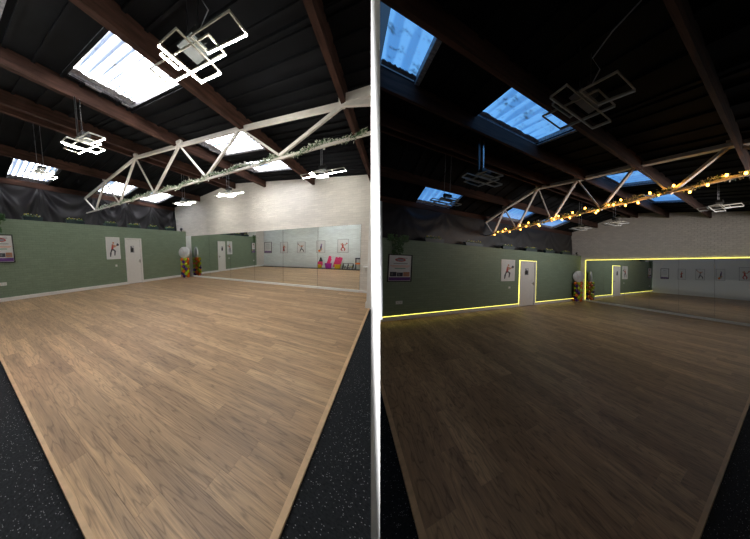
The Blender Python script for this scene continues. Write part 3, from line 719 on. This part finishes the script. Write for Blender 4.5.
def planters():
    w_ = ROOMWORD[side]
    L = [(7.23, 7.81, 'nearest the camera'), (5.80, 6.48, 'second from the near end'), (4.36, 4.93, 'above the athlete poster'),
         (3.13, 3.76, 'above the white door'), (2.0, 2.60, 'just past the white door'), (0.82, 1.45, 'closest to the balloons')]
    for i, (a0, a1, lab) in enumerate(L):
        t = thing('planter', ((a0+a1)/2, -0.14, HG), 'dark flower trough on the green wall of the %s, %s' % (w_, lab), 'planter', 'flower troughs on the green wall of the %s' % w_)
        b0, b1 = -0.24, -0.04
        mb = MB(); e = 0.02
        # open trough with sloping sides and a rim
        mb.hexa([(a0+e, b0+e, HG), (a1-e, b0+e, HG), (a1-e, b1-e, HG), (a0+e, b1-e, HG), (a0, b0, HG+0.11), (a1, b0, HG+0.11), (a1, b1, HG+0.11), (a0, b1, HG+0.11)])
        mb.box(a0-0.012, a1+0.012, b0-0.012, b1+0.012, HG+0.11, HG+0.13); mb.build('trough', MT['trough'], t)
        rg = random.Random(i+20)
        mb = MB()
        for k in range(70):
            c = Vector((rg.uniform(a0+0.03, a1-0.03), rg.uniform(b0+0.02, b1-0.02), HG+0.12+rg.uniform(0, 0.07)))
            d = Vector((rg.gauss(0,1), rg.gauss(0,1), abs(rg.gauss(0,1)))).normalized()*0.045; e_ = d.cross(Vector((0.2,0.9,0.4))).normalized()*0.018
            mb.add([c-d, c+e_, c+d, c-e_], [(0,1,2,3)])
        mb.build('foliage', MT['leaf'], t, kind='stuff')
        for k in range(11):
            mb = MB(); mb.ball((a0+0.05+(a1-a0-0.1)*(k+rg.random()*0.7)/11, rg.uniform(b0+0.06, b1-0.02), HG+0.16+rg.uniform(0, 0.06)), rg.uniform(0.018, 0.03), 6, (1, 1, 0.7)); mb.build('flower', MT['flower' if k % 3 else 'whiteleaf'], t)
    # trailing plant at the near end of the green wall
    t = thing('trailing_plant', (8.55, -0.05, HG), 'trailing green plant over the near end of the green wall, %s' % w_, 'plant')
    rg = random.Random(3)
    mb = MB()
    for k in range(7):
        a = 8.33+0.07*k; L_ = rg.uniform(0.25, 0.55) if 1 < k < 6 else rg.uniform(0.08, 0.2)
        mb.tube([(a, -0.1, HG+0.04), (a, 0.03, HG+0.06), (a+0.02, 0.05, HG-0.1), (a, 0.05, HG-L_)], 0.006, 5)
    mb.build('stems', MT['leaf'], t)
    mb = MB()
    for k in range(260):
        a = 8.3+rg.random()*0.5; depth = (0.5 if 8.42 < a < 8.68 else 0.16)*rg.random()
        c = Vector((a, 0.05+rg.uniform(0, 0.05), HG+0.12-depth*1.2)); d = Vector((rg.gauss(0,1), rg.gauss(0,0.5), -abs(rg.gauss(0,1)))).normalized()*0.04; e_ = d.cross(Vector((0.1,0.9,0.2))).normalized()*0.02
        mb.add([c-d, c+e_, c+d, c-e_], [(0,1,2,3)])
    mb.build('foliage', MT['leaf'], t, kind='stuff')
    # small dark dome at the corner end of the ledge
    t = thing('wall_speaker', (0.26, -0.12, HG), 'small round black speaker on top of the green wall corner, %s' % w_, 'speaker')
    mb = MB(); mb.lathe((0.26, -0.10, HG), [(0.05, 0.0), (0.06, 0.02), (0.02, 0.03), (0.02, 0.06)], 10); mb.build('stand', MT['rod'], t)
    mb = MB(); mb.ball((0.26, -0.10, HG+0.13), 0.09, 12, (1, 1, 0.9)); mb.build('speaker_body', MT['black'], t, smooth=True)
    mb = MB(); mb.lathe((0.26, -0.02, HG+0.13), [(0.05, 0.0), (0.05, 0.012), (0.03, 0.012)], 10, axis=1); mb.build('grille', MT['grey'], t)

def sheeting():
    w_ = ROOMWORD[side]; na, nz = 260, 34; a_end = 10.55 if side == 'L' else a_div(-0.8, 2.9, HALF*0.4)
    rg = random.Random(9); hang = [0.02]
    while hang[-1] < a_end: hang.append(hang[-1]+rg.uniform(1.3, 2.3))
    amp = [rg.uniform(0.45, 0.9) for _ in hang]; ph = [rg.uniform(0, 6) for _ in hang]
    vs_ = []
    for i in range(na+1):
        a = a_end*i/na; k = max([j for j in range(len(hang)) if hang[j] <= a+1e-9] or [0]); k = min(k, len(hang)-2)
        wd = hang[k+1]-hang[k]; u = min(1, (a-hang[k])/wd)
        for j in range(nz+1):
            z = 2.542+(3.86-2.542)*j/nz; h = (3.86-z)
            # swags slung between the fixings: folds follow the hanging curves and die out downwards
            curve = h - amp[k]*4*u*(1-u)
            f = 0.045*math.sin(curve*(10+2.5*math.sin(ph[k]*3))+ph[k]+1.2*math.sin(a*2.3+z))*math.exp(-abs(curve)*1.3)*min(1, h*4)*(0.35+0.65*4*u*(1-u))
            # creases fanning out below each fixing
            for hk, s_ in ((hang[k], 1), (hang[k+1], -1)):
                t_ = (a-hk)/(0.12+h)*s_
                f += 0.045*math.exp(-((t_-0.45)*6)**2)*min(1, h*3) + 0.03*math.exp(-((t_-0.12)*8)**2)*min(1, h*3)
            f += 0.018*math.sin(a*3.1+z*2.7+1.3*math.sin(a*1.9))
            vs_.append((a, -0.83+f+0.05*h, z))
    fs = [(i*(nz+1)+j, (i+1)*(nz+1)+j, (i+1)*(nz+1)+j+1, i*(nz+1)+j+1) for i in range(na) for j in range(nz)]
    mb = MB(); mb.add(vs_, fs); o = mb.build('plastic_sheeting', MT['plastic'], base=(0, -0.83, 2.542), smooth=True)
    tag(o, 'creased black plastic sheeting hung above the green wall in the %s' % w_, 'sheeting')

def balloons():
    w_ = ROOMWORD[side]; ca, cb = (0.55, 0.33)
    t = thing('balloon_column', (ca, cb, 0), 'orange, lime and purple balloon column under a silver foil balloon, %s' % w_, 'balloons')
    mb = MB(); mb.tube([(ca, cb, 0), (ca, cb, 1.15)], 0.012, 6); mb.build('pole', MT['paint'], t)
    mb = MB(); mb.lathe((ca, cb, 0), [(0.12, 0), (0.12, 0.012), (0.02, 0.02)], 12); mb.build('base_plate', MT['paint'], t)
    cols = ['b_orange', 'b_purple', 'b_lime']
    rg = random.Random(5); n = 0
    ROWS = ['1010', '2021', '2120', '0221', '2012', '0220', '2102', '0202']; ROWS = [[int(c) for c in r_] for r_ in ROWS]
    for k in range(8):
        z = 0.085+k*0.128
        for q in range(4):
            ang = q*math.pi/2 + k*math.pi/4 + 0.3
            r = rg.uniform(0.088, 0.102); c = (ca+0.185*math.cos(ang), cb+0.16*math.sin(ang), z)
            b = MB(); b.ball(c, r, 14, (1, 1, 1.02)); m = cols[ROWS[k][q]]; n += 1
            o = b.build('balloon', MT[m], t, smooth=True)
            kn = MB(); kn.lathe((ca+0.03*math.cos(ang), cb+0.03*math.sin(ang), z), [(0.015, -0.02), (0.006, 0.0), (0.014, 0.015)], 6); kn.build('knot', MT[m], o)
    # round foil balloon, flattened front to back, facing the room
    d = Vector((1, 1, 0)).normalized(); x = Vector((-1, 1, 0)).normalized(); c = Vector((ca-0.02, cb-0.02, 1.36)); mb = MB(); vs_ = []; fs = []; m, nn = 9, 24
    R_ = 0.325
    for i in range(m*2-1):
        tt = (i/(m*2-2))*math.pi; rr = R_*math.sin(tt); h = 0.13*math.cos(tt)
        for k in range(nn):
            u = 2*math.pi*k/nn; crease = 1-0.02*abs(math.sin(u*7))*(1 if abs(math.cos(tt)) < 0.5 else 0)
            p = c + d*h + (x*math.cos(u)+Vector((0,0,1))*math.sin(u))*max(rr, 1e-4)*crease
            vs_.append(tuple(p))
    for i in range(m*2-2):
        for k in range(nn): fs.append((i*nn+k, (i+1)*nn+k, (i+1)*nn+(k+1) % nn, i*nn+(k+1) % nn))
    mb.add(vs_, fs); fo = mb.build('foil_balloon', MT['foil'], t, smooth=True)
    # faint pink and grey printed spots on its front
    for (ux, uz, r_, mm) in ((0.08, 0.10, 0.03, 'grey'), (-0.06, -0.02, 0.03, 'grey'), (0.03, 0.0, 0.035, 'pink')):
        p = c + d*0.125 + x*(-ux) + Vector((0, 0, uz*0.9)); q = MB(); q.ball(tuple(p), r_*0.7, 8, (0.6, 0.6, 1)); q.build('printed_spot', MT[mm], fo, smooth=True)

def wall_bits():
    w_ = ROOMWORD[side]
    poster('green', 5.02, 1.155, 0.65, 0.93, 'lift', 'white framed print of a lifting athlete beside the door, %s' % w_)
    notice('green', 8.775, 1.19, 0.62, 0.865, 'black framed notice with purple footer on the green wall, %s' % w_)
    F = plane_map('green', (4.64, 0.83)); o = slab(F, 0, 0.088, 0, 0.088, 0, 0.012)
    t = thing('light_switch', F(0.044, 0, 0), 'small white light switch under the athlete print, %s' % w_, 'switch')
    o.build('switch_plate', MT['socket'], t); slab(F, 0.03, 0.058, 0.026, 0.062, 0.012, 0.018).build('rocker', MT['socket'], t)
    F = plane_map('green', (8.61 if side == 'L' else 8.53, 0.49)); t = thing('wall_socket', F(0.075, 0, 0), 'white double socket low under the black framed notice, %s' % w_, 'socket')
    slab(F, 0, 0.17, 0, 0.10, 0, 0.014).build('socket_plate', MT['socket'], t)
    for u in (0.02, 0.10):
        mb = MB(); slab(F, u+0.02, u+0.03, 0.05, 0.065, 0.014, 0.0145, mb); slab(F, u+0.005, u+0.014, 0.03, 0.036, 0.014, 0.0145, mb); slab(F, u+0.036, u+0.045, 0.03, 0.036, 0.014, 0.0145, mb); mb.build('socket_holes', MT['black'], t)
    kind = 'front' if side == 'L' else 'divider'
    if side == 'L':
        P5 = [('cert', 0.05, 0.72, 1.14, 2.12), ('stand', 1.47, 2.10, 1.14, 2.08), ('swing', 2.84, 3.45, 1.14, 2.06), ('press', 4.22, 4.82, 1.14, 2.10), ('lunge', 5.60, 6.27, 1.16, 2.14)]
    else:
        P5 = [('cert', 0.67, 1.33, 1.18, 2.04), ('stand', 2.00, 2.57, 1.19, 2.03), ('swing', 3.25, 3.86, 1.22, 2.05), ('press', 4.55, 5.10, 1.24, 2.07), ('lunge', 5.87, 6.50, 1.28, 2.21)]
    words = dict(stand='athlete standing with a weight plate', swing='athlete swinging one arm high', press='athlete in dark top with an orange ball', lunge='red clad athlete with one fist raised')
    for nm, b0, b1, z0, z1 in P5:
        if nm == 'cert': notice(kind, b0, z0, b1-b0, z1-z0, 'dark framed certificate on the wall opposite the mirrors, %s' % w_, True)
        else: poster(kind, b0, z0, b1-b0, z1-z0, nm, 'print of %s, opposite the mirrors, %s' % (words[nm], w_))
    if side == 'L':
        bb0, bb1, A0 = 5.98, 6.60, 10.42
        t = thing('dumbbell_rack', (A0-0.03, (bb0+bb1)/2, 0), 'low black A-frame dumbbell rack between the wide yellow tub and the bench', 'rack')
        mb = MB()
        for b in (bb0+0.02, (bb0+bb1)/2, bb1-0.02):
            mb.bar((A0, b-0.07, 0.0), (A0, b, 0.38), 0.03, 0.03); mb.bar((A0, b+0.07, 0.0), (A0, b, 0.38), 0.03, 0.03)
            mb.bar((A0-0.16, b, 0.0), (A0, b, 0.38), 0.03, 0.03)
        mb.box(A0-0.02, A0+0.02, bb0, bb1, 0.37, 0.40); mb.build('rack_frame', MT['black'], t)
        MB().box(A0-0.22, A0-0.06, bb0+0.02, bb1-0.02, 0.10, 0.12).build('shelf', MT['black'], t)
        for b, q_, mm in ((bb0+0.13, 'left', 'kettle'), ((bb0+bb1)/2, 'middle', 'paper'), (bb1-0.13, 'right', 'flower')):
            a, z = A0-0.14, 0.178
            d = thing('dumbbell', (a, b, 0.12), 'round headed dumbbell on the low black rack, the %s of three' % q_, 'dumbbell', 'dumbbells on the low black rack')
            q = MB()
            for e in (-0.055, 0.055): q.lathe((a, b+e, z), [(0.03, -0.02), (0.057, -0.012), (0.057, 0.012), (0.03, 0.02)], 12, axis=1)
            q.build('weights', MT[mm], d); MB().tube([(a, b-0.05, z), (a, b+0.05, z)], 0.014, 6).build('handle', MT['chrome'], d)
    if side == 'L':
        def bin_(b0, b1, m, h, lab):
            bc, r = (b0+b1)/2, (b1-b0)/2; a = 10.38-0.0
            t = thing('storage_tub', (a, bc, 0), lab, 'tub')
            q = MB(); rr = min(r, 0.2)
            q.lathe((a, bc, 0), [(r*0.80, 0.0), (r*0.84, h*0.5), (r, h), (r*1.04, h), (r*1.04, h+0.015), (r*0.94, h+0.015), (r*0.78, 0.03)], 18, sx=min(1, 0.2/r), sy=1); q.build('tub_body', MT[m], t, smooth=False)
            hd = MB(); hd.tube([(a-0.19*min(1, r/0.19), bc-0.05, h*0.85), (a-0.21*min(1, r/0.19), bc, h*0.70), (a-0.19*min(1, r/0.19), bc+0.05, h*0.85)], 0.01, 6); hd.build('tub_handle', MT[m], t)
            return a, bc
        a, bc = bin_(4.36, 4.68, 'yellow', 0.27, 'small yellow tub holding a pink mat, leftmost of the tubs in the mirror')
        tag(MB().bevbox(a-0.12, a+0.12, bc-0.13, bc+0.17, 0.20, 0.50, 0.05).build('exercise_mat', MT['pink'], base=(a, bc, 0.2)), 'folded pink mat sticking out of the small yellow tub', 'mat')
        q = MB(); q.lathe((a+0.02, bc+0.06, 0.50), [(0.15, 0.0), (0.13, 0.02), (0.04, 0.30), (0.02, 0.33)], 14); tag(q.build('training_cone', MT['black'], base=(a+0.02, bc+0.06, 0.5)), 'black cone standing on the folded pink mat', 'cone')
        a, bc = bin_(4.84, 5.31, 'magenta', 0.36, 'magenta tub of tall pink foam pieces, middle of the tubs in the mirror')
        q = MB(); 
        for k, (db, lean, top) in enumerate(((-0.02, 0.14, 0.92), (0.12, 0.03, 0.86), (0.02, 0.16, 0.70))):
            tag(MB().bar((a-0.03*k, bc+db-0.08, 0.10), (a-0.03*k, bc+db+lean-0.02, top), 0.11, 0.13).build('foam_block', MT['pink'], base=(a, bc+db, 0.1)), ['tallest pink foam block leaning in the magenta tub', 'upright pink foam block at the back of the magenta tub', 'shortest pink foam block in the magenta tub'][k], 'block', 'pink foam in the magenta tub')
        a, bc = bin_(5.44, 5.87, 'yellow', 0.30, 'wide yellow tub of pink foam blocks beside the dumbbell rack')
        for k in range(4):
            b = bc-0.16+0.10*k
            tag(MB().bar((a-0.05, b-0.06, 0.12), (a-0.05, b+0.12, 0.84-0.03*(k % 2)), 0.12, 0.085).build('foam_block', MT['pink'], base=(a, b, 0.1)), 'slanted pink foam block in the wide yellow tub, %s of four from the left' % ['first', 'second', 'third', 'fourth'][k], 'block', 'pink foam in the wide yellow tub')
        t = thing('weight_bench', (10.3, 6.92, 0), 'black bench with orange shelf at the end of the dumbbell rack', 'bench')
        for b in (6.74, 7.18):
            for aa in (10.15, 10.42): MB().bar((aa, b, 0), (aa, b, 0.72), 0.035, 0.035).build('leg', MT['black'], t)
        MB().bevbox(10.10, 10.47, 6.70, 7.24, 0.72, 0.80, 0.02).build('seat', MT['dark'], t)
        MB().box(10.13, 10.44, 6.72, 7.20, 0.36, 0.46).build('shelf', MT['orange'], t)
        # wall end post in front of the dividing wall, and a small white shelf on the mirror wall
        MB().box(2.22, 2.45, 8.245, b_div(2.22, 0)-0.003, -0.014, roof(8.3)-0.30).build('trim_1', MT['paint'], base=(2.3, 8.3, 0), kind='structure')
        MB().box(2.20, 2.47, 8.225, 8.245, -0.014, 0.13).build('trim_2', MT['paint'], base=(2.3, 8.23, 0), kind='structure')
        t = thing('wall_shelf', (0.0, 8.08, 0.86), 'small white shelf on the wall right of the mirrors in the bright hall', 'shelf')
        MB().box(0.0, 0.30, 7.98, b_div(0.3)-0.01, 0.86, 0.89).build('shelf_board', MT['paint'], t)
        for b in (8.02, 8.16): MB().prism([(0.0, b, 0.86), (0.20, b, 0.86), (0.0, b, 0.72)], (0, 0.015, 0)).build('bracket', MT['paint'], t)
    # white corner post between green wall and mirrors
    MB().box(0.0, 0.03, 0.005, 0.40, -0.014, 2.28).build('trim_3' if side == 'L' else 'trim_4', MT['paint'], base=(0, 0.2, 0), kind='structure')

def lime_strips():
    # LED tape: above the skirting of the green wall, round the door, over and beside the mirrors
    L = [('lime LED tape glowing above the skirting left of the door', [(4.14, a_div(0, 0.13, HALF)-0.004, 0.002, 0.014, 0.125, 0.137)]),
         ('lime LED tape glowing above the skirting right of the door', [(0.15, 3.16, 0.002, 0.014, 0.125, 0.137)]),
         ('lime LED tape glowing around the white door', [(4.105, 4.122, 0.002, 0.014, 0.0, 2.085), (3.180, 3.195, 0.002, 0.014, 0.0, 2.085), (3.180, 4.122, 0.002, 0.014, 2.073, 2.085)]),
         ('lime LED tape glowing along the top of the mirrors', [(0.002, 0.018, 0.40, 11.0, 2.285, 2.295)]),
         ('lime LED tape glowing up the side of the first mirror', [(0.031, 0.042, 0.388, 0.40, 0.06, 2.29)])]
    for lab, bs in L:
        mb = MB()
        for q in bs: mb.box(*q)
        c = bs[0]
        o = mb.build('led_tape', MT['lime'], base=(c[0], c[2], c[4])); tag(o, lab+' in the dark hall', 'light strip')

for side in ('L', 'R'):
    shell(); door(); mirrors(); truss(); pendants(); planters(); sheeting(); balloons(); wall_bits()
    if side == 'R': lime_strips()
for o in sc.objects:
    if 'rbase' in o: del o['rbase']
